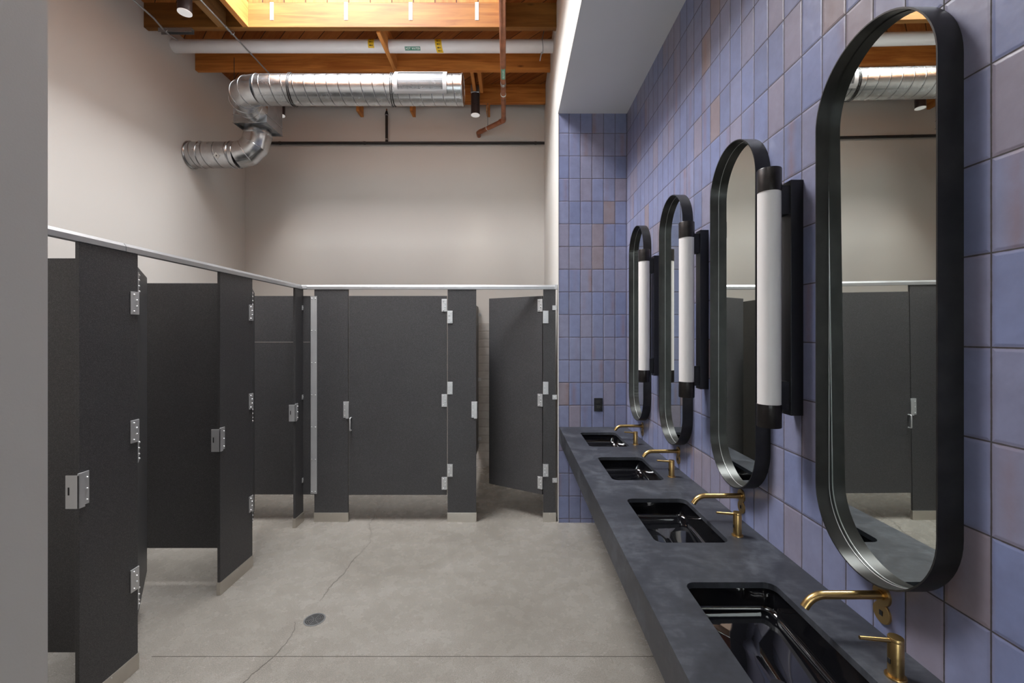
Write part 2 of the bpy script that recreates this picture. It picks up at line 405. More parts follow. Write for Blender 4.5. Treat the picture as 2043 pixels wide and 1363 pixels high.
# floor drain
dr = thing('floor_drain', 'round metal floor drain with concentric slots set in the concrete floor', 'drain', (-1.175, 2.64, 0))
m = MB()
def annulus(m, r0, r1, z0, z1, a0=0, a1=2*PI, n=40):
    ring = []
    full = abs(a1-a0-2*PI) < 1e-6
    rings = []
    for i in range(n+1):
        a = a0+(a1-a0)*i/n; c, s = math.cos(a), math.sin(a)
        rings.append([(r0*c, r0*s, z0), (r1*c, r1*s, z0), (r1*c, r1*s, z1), (r0*c, r0*s, z1)])
    return m.loft(rings, cap=not full)
annulus(m, .0555, .0605, .0003, .003).build('rim', GALVD, dr)
m = MB()
for r0 in (.006, .015, .024, .033, .042):
    annulus(m, r0, r0+.0038, .0012, .0026)
annulus(m, .0505, .0555, .0012, .0026)
for k in range(6):
    a = k*PI/3+.3; c, s = math.cos(a), math.sin(a)
    m.add([(.004*c-.002*s, .004*s+.002*c, .0027), (.054*c-.002*s, .054*s+.002*c, .0027), (.054*c+.002*s, .054*s-.002*c, .0027), (.004*c+.002*s, .004*s-.002*c, .0027)], [(0, 1, 2, 3)])
m.build('grate', GRATE, dr)
MB().cyl((0, 0, .0002), (0, 0, .0010), .055, 32).build('pit', PIT, dr)

# ------------------------------------------------------------------ stall partitions
TK = .019; Z0, Z1, ZH = .243, 2.048, 2.107
def screws(parent, pts, r=.0052, h=.006):
    for x, y, z in pts:
        MB().tube([(x, y, z), (x, y-h*.5, z), (x, y-h, z)], r, 10, radii=[r, r*.95, r*.5]).build('screw', SCREW, parent, smooth=50)
def hinge(parent, x, s, z, wd=.046, label=None):
    # x: edge, plate reaches from the edge to x + s*wd, on the outer face (y = 0)
    o = box((x-s*.002, -.005, z-.057), (x+s*wd, 0.0, z+.057)).box((x-s*.0035, -.005, z-.057), (x, TK*.8, z+.057)).build('hinge', ALU, parent, bevel=.0015)
    screws(o, [(x+s*.030, -.005, z+.042), (x+s*.014, -.005, z+.015), (x+s*.014, -.005, z-.015), (x+s*.030, -.005, z-.042)])
def pilaster(label, wd, loc, rz=0, hinge_s=0, latch_s=0, br_s=0):
    t = thing('pilaster', label, 'partition post', loc, rz, 'pilasters of the stall fronts')
    h = wd/2
    box((-h, 0, .07), (h, TK, ZH)).build('post_board', PANEL, t, bevel=.0015)
    sh = box((-h-.003, -.004, 0), (h+.003, TK+.004, .083)).build('shoe', SHOE, t, bevel=.001, label='brushed steel floor shoe')
    screws(sh, [(0, -.004, .072)], .003, .002)
    if hinge_s:
        for z in (1.856, 1.212, .466): hinge(t, hinge_s*h, -hinge_s, z)
    if latch_s:
        e = latch_s*h; s = -latch_s
        o = MB().box((e-s*.010, -.007, 1.013-.077), (e+s*.020, 0, 1.013+.077)).box((e+s*.018, -.004, 1.013-.069), (e+s*.042, 0, 1.013+.077)) \
            .box((e-s*.010, -.007, 1.013-.077), (e-s*.006, .052, 1.013+.069)).build('latch_keeper', ALU, t, bevel=.0012, label='satin metal latch keeper')
        box((e-s*.0115, .034, 1.013-.017), (e-s*.0095, .040, 1.013+.017)).build('slot', INK, o)
        screws(o, [(e+s*.030, -.004, 1.013+k*.050) for k in (-1, 0, 1)], .0045, .006)
    if br_s:
        for z in (1.940, 1.130, .376):
            b = MB().box((br_s*h-br_s*.030, -.004, z-.021), (br_s*(h+.014), 0, z+.021)).box((br_s*(h+.010), -.004, z-.021), (br_s*(h+.014), TK, z+.021)).build('bracket', ALU, t, bevel=.001)
            screws(b, [(br_s*(h-.012), -.004, z)], .004, .003)
    return t
def door(label, wd, loc, rz, s, hand=False):
    # hinge axis at origin, the door reaches to x = s*wd
    t = thing('stall_door', label, 'stall door', loc, rz, 'stall doors')
    box((s*.003, 0, Z0), (s*wd, TK, Z1)).build('door_board', PANEL, t, bevel=.0015)
    for z in (1.962, 1.100, .349): hinge(t, s*.003, s, z)
    if hand:
        x = s*(wd-.022)
        pts = [(x, 0, .945)]+[(x, -.026+.0, .945)] 
        P = [(x, .0, .830), (x, -.022, .830)]+[(x, -.022-.010*math.sin(a), .840-.010*math.cos(a)) for a in (PI/6, PI/3, PI/2)]
        P += [(x, -.032, .935)]+[(x, -.022-.010*math.cos(a), .935+.010*math.sin(a)) for a in (PI/6, PI/3, PI/2)]+[(x, 0, .945)]
        P[1] = (x, -.020, .830)
        MB().tube(P, .0055, 12).build('pull_handle', ALU, t, smooth=40, label='satin metal D-shaped pull handle')
    return t
YS = 4.02; XS = -1.90; R90 = PI/2
# left row, its front faces +X
pilaster('wide dark stall post nearest the left wing wall, first of the left row', .305, (XS, 2.1005, 0), R90, hinge_s=1, latch_s=-1)
pilaster('dark stall post in the middle of the left row, between the two open gaps', .360, (XS, 3.068, 0), R90, hinge_s=1, latch_s=-1)
pilaster('narrow dark stall post at the far end of the left row, in the corner', .150, (XS, 3.965, 0), R90, latch_s=-1, br_s=1)
door('dark stall door ajar, hinged on the nearest left post, seen almost edge-on', .575, (XS-.012, 2.262, 0), R90+math.radians(35.5), 1)
door('dark stall door ajar, hinged on the middle left post and mostly hidden behind it', .545, (XS-.012, 3.256, 0), R90+math.radians(28), 1)
# stall fronts facing the camera
def xs(px): return (px-1022)/FPX*YS
pilaster('dark stall post left of the wide closed door, beside the riveted metal strip', xs(695)-xs(627.5), ((xs(695)+xs(627.5))/2, YS, 0), 0, latch_s=1)
pilaster('dark stall post between the wide closed door and the open gap', xs(950.5)-xs(893.5), ((xs(950.5)+xs(893.5))/2, YS, 0), 0, hinge_s=-1, latch_s=1)
pilaster('narrow dark stall post against the white wall end beside the blue tiles', .112, ((xs(1084.5)+.056), YS, 0), 0, hinge_s=-1, br_s=1)
door('wide closed dark accessible stall door with a pull handle', xs(892.5)-xs(696.5), (xs(892.5), YS, 0), 0, -1, hand=True)
door('dark stall door at the right swung inwards, beside the blue tiled niche', .585, (xs(1083), YS+.004, 0), math.radians(-31), -1)
def panel(label, a, b, joint=None):
    t = thing('partition_panel', label, 'partition panel', ((a[0]+b[0])/2, (a[1]+b[1])/2, Z0), 0, 'partition panels between the stalls')
    hx, hy = (b[0]-a[0])/2, (b[1]-a[1])/2; H = Z1-Z0
    if joint:
        box((-hx, -hy, 0), (hx, hy, joint-Z0-.0015)).build('lower_board', PANEL, t); box((-hx, -hy, joint-Z0+.0015), (hx, hy, H)).build('upper_board', PANEL, t)
    else: box((-hx, -hy, 0), (hx, hy, H)).build('panel_board', PANEL, t, bevel=.0015)
    return t
panel('dark partition panel nearest the camera, behind the first left post', (XL, 2.03), (XS-.022, 2.03+TK))
panel('dark partition panel seen face-on between the first and second left posts', (XL, 3.02), (XS-.022, 3.02+TK))
panel('jointed dark partition panel between the last left stall and the wide stall', (XL, YS+.012), (xs(628), YS+.012+TK), joint=1.628)
p = panel('dark partition panel right of the wide stall, running back to the white tiles', (-.450, YS+.022), (-.450+TK, YB-.012))
for z in (1.951, 1.12, .36):
    b = box((.0095, 5.70-.012-(YS+.022+YB-.012)/2-.035, z-Z0-.02), (.0125, .0+(YB-.012-YS-.022)/2, z-Z0+.02)).box((.0095, (YB-.012-YS-.022)/2-.0015, z-Z0-.02), (.045, (YB-.012-YS-.022)/2+.0015, z-Z0+.02)).build('bracket', ALU, p)
# metal corner strip
st = thing('corner_strip', 'tall satin metal corner strip fixed with pairs of screws beside the corner stall post', 'metal strip', (xs(626.5), YS, Z0+.012))
sw = xs(633)-xs(620)
box((-sw/2, -.004, 0), (sw/2, 0, 1.79)).box((-sw/2, -.004, 0), (-sw/2+.003, .012, 1.79)).build('strip_body', ALU, st)
for k in range(7):
    screws(st, [(-.016, -.004, .02+k*.2915), (.016, -.004, .02+k*.2915)], .005, .004)
# headrails
RAIL = m_metal('headrail_metal', (.40, .40, .405), .40, .7, var=.04)
def rail(label, loc, rz, sections):
    t = thing('headrail', label, 'headrail', loc, rz, 'headrails over the stall fronts')
    prof = [(-.006, 0), (-.006, .024), (.006, .040), (.030, .034), (.030, 0)]
    for a, b in sections:
        MB().loft([[(a, y, z) for y, z in prof], [(b, y, z) for y, z in prof]]).build('rail_section', RAIL, t)
    return t
rail('satin metal headrail running over the left row of stalls', (XS, 0, ZH), R90, [(1.30, 2.176), (2.179, YS-.012)])
r = rail('satin metal headrail over the stall fronts facing the camera', (0, YS, ZH), 0, [(XS-.03, XP-.003)])
box((XP-.03, -.009, .002), (XP-.003, .034, .042)).build('end_bracket', ALU, r)
box((XS+.004, -.016, .006), (XS+.045, -.004, .030)).build('corner_bracket', ALU, r)

# ------------------------------------------------------------------ vanity
XCF = .427; ZC = .864; YC0, YC1 = -.3, YR
SYC = [1.257+.76*k for k in range(4)]; SXC, SHX, SHY = .728, .150, .238
def rrect(cx, cy, hx, hy, r, z, n=6):
    P = []
    for q, (sx, sy) in enumerate(((1, 1), (-1, 1), (-1, -1), (1, -1))):
        for i in range(n+1):
            a = q*PI/2+PI/2*i/n
            P.append((cx+sx*(hx-r)+r*math.cos(a), cy+sy*(hy-r)+r*math.sin(a), z))
    return P
cn = thing('vanity_counter', 'long charcoal stone counter along the blue tiled wall with four basin openings', 'counter', (0, 0, 0))
m = MB(); XCB = XR-.001
def quad(x0, x1, y0, y1, z): m.add([(x0, y0, z), (x1, y0, z), (x1, y1, z), (x0, y1, z)], [(0, 1, 2, 3)])
segs = [(YC0, SYC[0]-.38)]+[(SYC[-1]+.38, YC1)]
for a, b in segs:
    quad(XCF, XCB, a, b, ZC); quad(XCF, XCB, a, b, ZC-.02)
for cy in SYC:
    for z in (ZC, ZC-.02):
        inn = rrect(SXC, cy, SHX, SHY, .035, z); out = []
        for p in inn:
            dx, dy = p[0]-SXC, p[1]-cy
            kx = ((XCB-SXC) if dx > 0 else (SXC-XCF))/abs(dx) if abs(dx) > 1e-6 else 1e9
            ky = .38/abs(dy) if abs(dy) > 1e-6 else 1e9
            k = min(kx, ky); out.append([SXC+dx*k, cy+dy*k, z])
        for cxx, cyy in ((XCB, cy+.38), (XCF, cy+.38), (XCF, cy-.38), (XCB, cy-.38)):
            i = min(range(len(out)), key=lambda i: (out[i][0]-cxx)**2+(out[i][1]-cyy)**2); out[i] = [cxx, cyy, z]
        n = len(inn); m.add(inn+[tuple(p) for p in out], [(i, (i+1) % n, n+(i+1) % n, n+i) for i in range(n)])
    m.loft([rrect(SXC, cy, SHX, SHY, .035, ZC), rrect(SXC, cy, SHX, SHY, .035, ZC-.02)], cap=False)
m.add([(XCF, YC0, ZC), (XCF, YC1, ZC), (XCF, YC1, ZC-.02), (XCF, YC0, ZC-.02)], [(0, 1, 2, 3)])
m.add([(XCF, YC0, ZC), (XCB, YC0, ZC), (XCB, YC0, ZC-.02), (XCF, YC0, ZC-.02)], [(0, 1, 2, 3)])
m.build('countertop', COUNTER, cn)
box((XCF, YC0, .728), (XCF+.02, YC1, ZC-.0201)).build('apron', COUNTER, cn)
box((XCF+.02, YC0, .728), (XCB, YC1, .733)).build('underside_panel', COUNTER, cn)
def basin(label, cy):
    t = thing('basin', label, 'sink', (SXC, cy, .74), 0, 'black basins in the counter')
    m = MB(); z0 = ZC-.02-.74
    rings = [rrect(0, 0, SHX+.004, SHY+.004, .038, z0-.0005), rrect(0, 0, SHX+.002, SHY+.002, .038, z0-.030), rrect(0, 0, SHX-.004, SHY-.005, .040, z0-.062)]
    def zf(x, y):
        return .001+.034*min(1, max(0, (y-.02)/.20))**1.2+.006*max(0, -y-.12)/.1+.004*abs(x)/.15
    for k, (ins, dz) in enumerate(((.006, .010), (.009, .004), (.015, .0008), (.030, 0), (.08, 0), (.12, 0))):
        R = rrect(0, 0, SHX-ins, SHY-ins, max(.012, .042-ins*.2), 0)
        rings.append([(x, y, zf(x, y)+dz) for x, y, z in R])
    rings.append([(x*.2, y*.5, zf(x*.2, y*.5)) for x, y, z in rings[-1]])
    m.loft(rings, cap=False)
    n = len(rings[-1]); m.add(rings[-1], [tuple(range(n))])
    m.build('bowl', BASIN, t, smooth=35)
    MB().tube([(0, -.05, .0010), (0, -.05, .0045)], .022, 24).build('drain', BLACKM, t, smooth=40)
    return t
b0 = None
BL = ['nearest black undermount basin, cut off by the bottom of the view', 'black undermount basin second nearest the camera', 'black undermount basin third from the camera', 'farthest black undermount basin, below the black outlet']
for k, cy in enumerate(SYC):
    b0 = basin(BL[0], cy) if k == 0 else b0
    if k: dup(b0, (SXC, cy, .74), BL[k])

ORD = ['nearest the camera', 'second nearest the camera', 'third from the camera', 'farthest from the camera']
# spouts
sp = thing('wall_spout', 'brushed brass wall spout over the basin '+ORD[0], 'faucet', (XR, SYC[0]-.018, .972), 0, 'brass spouts over the basins')
P = [(-.001, 0, 0), (-.165, 0, 0)]
for i in range(1, 10):
    a = math.radians(56)*i/9; P.append((-.165-.058*math.sin(a), 0, -.058*(1-math.cos(a))))
P.append((P[-1][0]-.0065, 0, P[-1][2]-.0095))
MB().tube(P, .0112, 24, cap=False).tube(list(reversed([P[-1], P[-2]])), .0095, 24, cap=False).build('spout_tube', BRASS, sp, smooth=50)
MB().tube([(0, 0, 0), (-.005, 0, 0), (-.0065, 0, 0)], .029, 40, radii=[.029, .029, .0275]).build('wall_flange', BRASS, sp, smooth=35)
MB().tube([(-.006, 0, 0), (-.012, 0, 0)], .0135, 24).build('collar', BRASS, sp, smooth=35)
se = thing('sensor_plate', 'round brass plate with a small black window under the spout '+ORD[0], 'sensor', (XR, SYC[0]-.018, .922), 0, 'brass plates under the spouts')
MB().tube([(0, 0, 0), (-.004, 0, 0), (-.0055, 0, 0)], .029, 40, radii=[.029, .029, .0275]).build('plate', BRASS, se, smooth=35)
box((-.0065, -.0055, -.007), (-.005, .0055, .007)).build('sensor_window', INK, se)
ta = thing('lever_tap', 'brass deck post with a side lever beside the basin '+ORD[0], 'tap', (.936, SYC[0]-.175, ZC), 0, 'brass lever posts on the counter')
MB().tube([(0, 0, 0), (0, 0, .003), (0, 0, .0045)], .022, 32, radii=[.0225, .0225, .0215]).build('base_flange', BRASS, ta, smooth=35)
MB().tube([(0, 0, .004), (0, 0, .086), (0, 0, .088)], .0165, 32, radii=[.0165, .0165, .0155]).build('post', BRASS, ta, smooth=35)
MB().tube([(0, 0, .0885), (0, 0, .096), (0, 0, .0975)], .0165, 32, radii=[.0165, .0165, .0155]).build('cap', BRASS, ta, smooth=35)
MB().tube([(-.012, 0, .089), (-.085, .004, .0935)], .0045, 16, radii=[.0055, .0042]).build('lever', BRASS, ta, smooth=35)
box((-.0175, -.004, .034), (-.0155, .004, .046)).build('sensor_window', INK, ta)
for k in range(1, 4):
    dup(sp, (XR, SYC[k]-.018, .972), 'brushed brass wall spout over the basin '+ORD[k])
    dup(se, (XR, SYC[k]-.018, .922), 'round brass plate with a small black window under the spout '+ORD[k])
    dup(ta, (.936, SYC[k]-.175, ZC), 'brass deck post with a side lever beside the basin '+ORD[k])

# ------------------------------------------------------------------ mirrors
MR, MD = .205, .060; MYC = [1.222+.760*k for k in range(4)]; MZ0, MZ1 = 1.022, 2.553; MZC = (MZ0+MZ1)/2; MH = (MZ1-MZ0)/2
def pill(r, hh, x, n=32):
    P = []
    for i in range(n+1):
        a = PI*i/n; P.append((x, r*math.cos(a), hh+r*math.sin(a)))
    for i in range(n+1):
        a = PI+PI*i/n; P.append((x, r*math.cos(a), -hh+r*math.sin(a)))
    return P
mi = thing('pill_mirror', 'pill-shaped mirror in a deep dark steel frame, '+ORD[0], 'mirror', (XR, MYC[0], MZC), 0, 'pill-shaped mirrors on the blue tiles')
hh = MH-MR
o = pill(MR, hh, 0); i_ = pill(MR-.004, hh, 0)
MB().loft([[(0, y, z) for _, y, z in o], [(-MD, y, z) for _, y, z in o], [(-MD, y, z) for _, y, z in i_], [(0, y, z) for _, y, z in i_], [(0, y, z) for _, y, z in o]], cap=False).build('frame', FRAME, mi, smooth=35)
g = pill(MR-.0055, hh, 0)
MB().loft([[(-.017, y, z) for _, y, z in g], [(-.020, y, z) for _, y, z in g]]).build('glass', MIRROR, mi)
g2 = pill(MR-.0045, hh, 0)
g3 = pill(MR-.0062, hh, 0)
MB().loft([[(-.018, y, z) for _, y, z in g2], [(-.0208, y, z) for _, y, z in g2], [(-.0208, y, z) for _, y, z in g3], [(-.019, y, z) for _, y, z in g3]], cap=False).build('edge_strip', ALU, mi, label='thin silver edge strip')
for k in range(1, 4): dup(mi, (XR, MYC[k], MZC), 'pill-shaped mirror in a deep dark steel frame, '+ORD[k])
[c for c in mi.children if c.name.startswith('glass')][0].rotation_euler = (0, -.007, -.009)

# ------------------------------------------------------------------ sconces
SCN = ['nearest white tube wall sconce, between the two nearest mirrors', 'white tube wall sconce in the middle of the three', 'farthest white tube wall sconce, between the two farthest mirrors']
sc = thing('tube_sconce', SCN[0], 'wall lamp', (XR, 1.606, 1.83), 0, 'tube sconces between the mirrors')
TX = -.105
box((-.044, -.029, -.420), (0, .029, .420)).build('backplate', BLACKM, sc, bevel=.0008)
for s in (1, -1):
    box((TX+.02, -.022, s*.402), (-.044, .022, s*.300)).build('arm', BLACKM, sc)
    MB().tube([(TX, 0, s*.382), (TX, 0, s*.463), (TX, 0, s*.465)], .0405, 40, radii=[.0405, .0405, .0395]).build('end_cap', CAPM, sc, smooth=35)
MB().cyl((TX, 0, -.384), (TX, 0, .384), .0385, 40).build('diffuser_tube', TUBE, sc, smooth=35)
for k in (1, 2): dup(sc, (XR, 1.606+.76*k, 1.83), SCN[k])

# ------------------------------------------------------------------ outlet
ot = thing('outlet', 'black outlet plate on the blue tiled return wall', 'outlet', (.778, YR, 1.065))
box((-.039, -.007, -.060), (.039, 0, .060)).build('cover_plate', BLACKM, ot, bevel=.003)
for s in (1, -1):
    q = box((-.018, -.0095, s*.024-.016), (.018, -.007, s*.024+.016)).build('socket', INK, ot, bevel=.001)
    for x in (-.007, .007): box((x-.0012, -.0100, s*.024-.005), (x+.0012, -.0095, s*.024+.006)).build('slot', CRACK, q)

# ------------------------------------------------------------------ roof framing
BZ = 4.56
def beam(name, label, a, b, mat, group='roof joists', bev=.003, cat='beam'):
    c = tuple((a[i]+b[i])/2 for i in range(3))
    o = box(tuple(a[i]-c[i] for i in range(3)), tuple(b[i]-c[i] for i in range(3))).build(name, mat, bevel=bev)
    o.location = c; return tag(o, label, cat, group)
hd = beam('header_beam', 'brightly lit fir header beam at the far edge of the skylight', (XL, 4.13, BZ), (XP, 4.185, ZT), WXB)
beam('roof_joist', 'dark orange fir joist behind the white pipe', (XL, 4.80, BZ), (XP, 4.85, ZT), WX)
beam('roof_joist', 'fir joist nearest the back wall, behind the black lamp', (XL, 5.48, BZ), (XP, 5.53, ZT), WX)
beam('header_beam', 'fir header beam at the near edge of the skylight', (XL, 2.03, BZ), (XP, 2.085, ZT), WX)
for k, y in enumerate((1.38, .73)):
    beam('roof_joist', ('fir joist above the second floor basin row, nearer than the skylight' if k == 0 else 'fir joist overhead closest to the wing wall'), (XL, y, BZ), (XP, y+.05, ZT), WX)
# blocking along Y
def blk(label, x, y0, y1, z=BZ, wd=.038, mat=WY, name='wood_block'):
    return beam(name, label, (x-wd/2, y0, z), (x+wd/2, y1, ZT), mat, 'wood blocks between the joists', .002, 'wood block')
blk('sunlit fir trimmer along the left side of the skylight', -2.480, 2.085, 4.13, name='trimmer_beam', wd=.05)
blk('dark weathered wood block left of the skylight trimmer', -2.70, 3.80, 4.13, mat=WYD, wd=.075)  # darker brown wood than the other blocks
blk('fir trimmer along the right side of the skylight', -.078, 2.085, 4.13, name='trimmer_beam', wd=.038)
blk('orange wood block crossing in front of the white pipe', -1.262, 4.185, 4.80, z=4.545)
blk('wood block ending on the back wall, left of the duct support', -1.925, 5.53, YB, z=4.488)
blk('wood block ending on the back wall above the middle of the duct', -1.255, 5.53, YB, z=4.488)
blk('wood block ending on the back wall above the copper pipe bend', -.300, 5.53, YB, z=4.488)
blk('short wood block directly above the right black lamp', -.445, 4.85, 5.29, z=4.600)
blk('wood block just right of the right black lamp', -.360, 4.85, 5.27, z=4.565)
blk('short wood block above the duct register', -.945, 4.85, 5.48, z=4.565)
blk('wood block above the lamp that is half hidden by the large duct', -2.80, 4.85, 5.48, z=4.687)
blk('wood block ending on the back wall near the left wall', -3.20, 5.53, YB, z=4.488)
# metal straps on the header
S0 = None
SL = ['leftmost white metal strap hanging on the lit header beam', 'second white metal strap from the left on the lit header beam', 'third white metal strap from the left on the lit header beam', 'rightmost white metal strap hanging on the lit header beam']
STR = m_simple('strap_white', (.62, .62, .62), .45)
for k, px in enumerate((543, 691, 820, 952)):
    x = (px-1022)/FPX*4.13
    if k == 0:
        S0 = thing('metal_strap', SL[0], 'strap', (x, 4.13, 4.625), 0, 'metal straps on the header beam')
        box((-.016, -.003, 0), (.016, 0, .165)).build('strap_plate', STR, S0)
        for z in (.012, .05, .09, .13):
            MB().cyl((0, -.003, z), (0, -.0045, z), .0035, 8).build('nail', GALVD, S0)
    else: dup(S0, (x, 4.13, 4.625), SL[k])

# ------------------------------------------------------------------ pipes
def arcpatch(m, cx, cy, cz, r, x0, x1, f0, f1, n=10, skew=0):
    # patch on a pipe along X; angle f measured from -Y (towards camera), positive up
    rows = []
    for i in range(n+1):
        f = f0+(f1-f0)*i/n; dx = skew*(i/n)
        rows.append([(x0+dx, cy-r*math.cos(f), cz+r*math.sin(f)), (x1+dx, cy-r*math.cos(f), cz+r*math.sin(f))])
    return m.loft(rows, cap=False, closed=False)
def text_verts(txt, h, bold=0):
    cu = bpy.data.curves.new('t', 'FONT'); cu.body = txt; cu.size = h*1.4; cu.align_x = 'CENTER'; cu.align_y = 'CENTER'; cu.offset = bold
    ob = bpy.data.objects.new('t', cu); COL.objects.link(ob); bpy.context.view_layer.update()
    me = bpy.data.meshes.new_from_object(ob.evaluated_get(bpy.context.evaluated_depsgraph_get()))
    v = [tuple(x.co) for x in me.vertices]; f = [tuple(p.vertices) for p in me.polygons]
    bpy.data.objects.remove(ob); bpy.data.curves.remove(cu); bpy.data.meshes.remove(me); return v, f
PY, PZ, PR = 4.50, 4.622, .061
wp = thing('wrapped_pipe', 'long white insulated pipe crossing under the deck', 'pipe', (0, PY, PZ))
MB().cyl((XL, 0, 0), (XP, 0, 0), PR, 40).build('pipe_jacket', PVC, wp, smooth=35)
D = math.radians
lb = arcpatch(MB(), 0, 0, 0, PR+.0006, -1.078, -.922, D(-68), D(-35)).build('pipe_label', GRN, wp, label='green pipe label')
v, f = text_verts('HOT WATER', .019, .0006); f0 = D(-51.5)
MB().add([(-1.0+x*.95, -(PR+.0012)*math.cos(f0+y/PR), (PR+.0012)*math.sin(f0+y/PR)) for x, y, z in v], f).build('lettering', WHT, lb)
def arrow(m, cx, f, s=1):
    pts = [(-.026, 0), (-.004, .0085), (-.004, .003), (.022, .003), (.022, -.003), (-.004, -.003), (-.004, -.0085)]
    r = PR+.0013
    m.add([(cx+x*s, -r*math.cos(f+y*s/PR), r*math.sin(f+y*s/PR)) for x, y in pts], [(0, 1, 2, 5, 6), (2, 3, 4, 5)])
for x0, x1, fa, fb, sk, ks in ((-1.443, -1.383, 58, -47, 0, (35, 5, -25)), (-.779, -.714, 60, -100, .02, (40, 12, -16, -44, -72))):
    yb = arcpatch(MB(), 0, 0, 0, PR+.0006, x0, x1, D(fa), D(fb), 12, skew=sk).build('flow_label', YEL, wp, label='yellow label with black arrows')
    m = MB()
    for i, k in enumerate(ks): arrow(m, (x0+x1)/2+sk*(fa-k)/(fa-fb), D(k), .85)
    m.build('arrows', INK, yb)
hg = thing('pipe_hanger', 'metal clamp and rod holding the white pipe near the right wall', 'pipe hanger', (.305, PY, PZ))
MB().torus((0, 0, 0), (1, 0, .12), PR+.004, .004, 32, 6).build('clamp_ring', GALVD, hg, smooth=60)
MB().cyl((0, 0, PR), (.02, -.03, ZT-PZ), .005, 8).build('rod', GALVD, hg, smooth=60)
MB().cyl((-.005, -.01, -PR-.002), (-.02, .03, -PR-.07), .006, 8).build('bolt', GALVD, hg, smooth=60)

cp = thing('copper_pipe', 'copper pipe running overhead from the camera and bending left to the back wall', 'pipe', (0, 0, 4.25))
CPth = [(-.055, 2.0), (-.100, 5.285), (-.425, 5.61), (-.425, YB)]
MB().tube([(x, y, 0) for x, y in CPth[:2]]+[(-.104, 5.297, 0), (-.112, 5.305, 0)]+[(-.415, 5.600, 0), (-.425, 5.615, 0), (-.425, YB, 0)], .027, 28).build('pipe_run', COPPER, cp, smooth=35)
def collar(pt, d, L=.03, r=.0295):
    a = Vector((*pt, 0)); d = Vector((*d, 0)).normalized()
    MB().cyl(a-d*L/2, a+d*L/2, r, 28).build('elbow_collar', COPPER, cp, smooth=35)
collar((-.0994, 5.245), (0, 1)); collar((-.135, 5.320), (-1, 1)); collar((-.392, 5.577), (-1, 1))
def cring(y, mat, L, name, label=None, r=.0300):
    x = -.055-.045*(y-2)/3.285
    return MB().cyl((x, y-L/2, 0), (x, y+L/2, 0), r, 28).build(name, mat, cp, smooth=35, label=label)
cring(4.71, WHT, .014, 'white_clamp', 'white plastic clamp'); cring(4.51, GALVD, .045, 'grey_band', r=.0285)
def under_patch(y0, y1, mat, name, ang, label=None, r=.0276):
    m = MB(); rows = []
    for i in range(9):
        a = -ang+2*ang*i/8; rows.append([(-.055-.045*(y-2)/3.285+r*math.sin(a), y, -r*math.cos(a)) for y in (y0, y1)])
    return m.loft(rows, cap=False, closed=False).build(name, mat, cp, label=label)
gl = under_patch(4.225, 4.395, m_simple('pale_green_label', (.16, .42, .30), .5), 'pipe_label', .75, 'green pipe label')
v, f = text_verts('HOT WATER', .016, .0005)
MB().add([(-.0862+.0282*math.sin(y/.0282), 4.31+x*.95, -.0282*math.cos(y/.0282)) for x, y, z in v], f).build('lettering', WHT, gl)
MB().add([(-.089+.0292*math.sin(a), y, -.0292*math.cos(a)) for a, y in ((0, 4.53), (-.4, 4.505), (-.15, 4.505), (-.15, 4.49), (.15, 4.49), (.15, 4.505), (.4, 4.505))], [(0, 1, 2, 5, 6), (2, 3, 4, 5)]).build('arrow_mark', WHT, cp)
ph = thing('pipe_hanger', 'small metal ring hanger holding the copper pipe bend', 'pipe hanger', (-.300, 5.487, 4.25))
MB().torus((0, 0, 0), (1, -1, 0), .0305, .003, 24, 6).build('clamp_ring', WHT, ph, smooth=60)
MB().cyl((0, 0, .03), (0, .004, BZ-4.25), .004, 8).build('rod', GALVD, ph, smooth=60)
MB().torus((0, 0, .050), (1, .3, 0), .012, .003, 16, 6).build('swivel', GALVD, ph, smooth=60)

bp = thing('black_rail_pipe', 'thin black iron pipe running level along the back wall', 'pipe', (0, YB-.04, 4.14))
MB().cyl((XL, 0, 0), (XP, 0, 0), .0175, 20).build('pipe_run', BLACKP, bp, smooth=35)
for x in (-2.96, -1.88, .30):
    MB().cyl((x-.012, 0, 0), (x+.012, 0, 0), .0205, 20).build('coupling', BLACKP, bp, smooth=35)
vp = thing('black_drop_pipe', 'short upright black iron pipe rising from the level black pipe', 'pipe', (-1.600, YB-.04, 4.14))
MB().cyl((0, 0, .0175), (0, 0, .36), .0165, 20).build('pipe_run', BLACKP, vp, smooth=35)
MB().tube([(0, 0, .36), (0, 0, .385), (0, 0, .41)], .02, 16, radii=[.022, .018, .010]).build('reducer', BLACKP, vp, smooth=35)
MB().cyl((0, 0, .41), (0, 0, .435), .009, 12).build('plug', COPPER, vp, smooth=35)
for z in (.045, .355): MB().cyl((0, 0, z-.006), (0, 0, z+.006), .0185, 16).build('band', GALVD, vp, smooth=35)

# electrical conduits
c_ = thing('conduit', 'thin metal conduit running to the strut clamp at the far left wall', 'conduit', (-3.19, 0, 4.515))
MB().tube([(.02, 2.0, 0), (0, 3.95, 0), (-.005, 4.06, -.02), (-.01, 4.14, -.02), (-.01, 4.24, 0)], .008, 14).build('tube', GALVD, c_, smooth=60)
MB().torus((0, 4.08, -.015), (0, 1, 0), .016, .004, 20, 6).build('clamp_ring', GALVD, c_, smooth=60)
q = thing('strut_channel', 'short grey metal strut channel under the header beam by the left wall', 'strut', (-3.10, 4.155, BZ-.040))
MB().box((-.20, -.02, .036), (.11, .02, .040)).box((-.20, -.02, 0), (.11, -.017, .036)).box((-.20, .017, 0), (.11, .02, .036)).build('channel', GALVD, q)
c2_ = thing('conduit', 'long thin metal conduit running over the large duct elbow', 'conduit', (-2.62, 0, 4.515))
MB().tube([(0, 2.0, 0), (0, 4.85, 0)], .0075, 14).build('tube', GALVD, c2_, smooth=60)
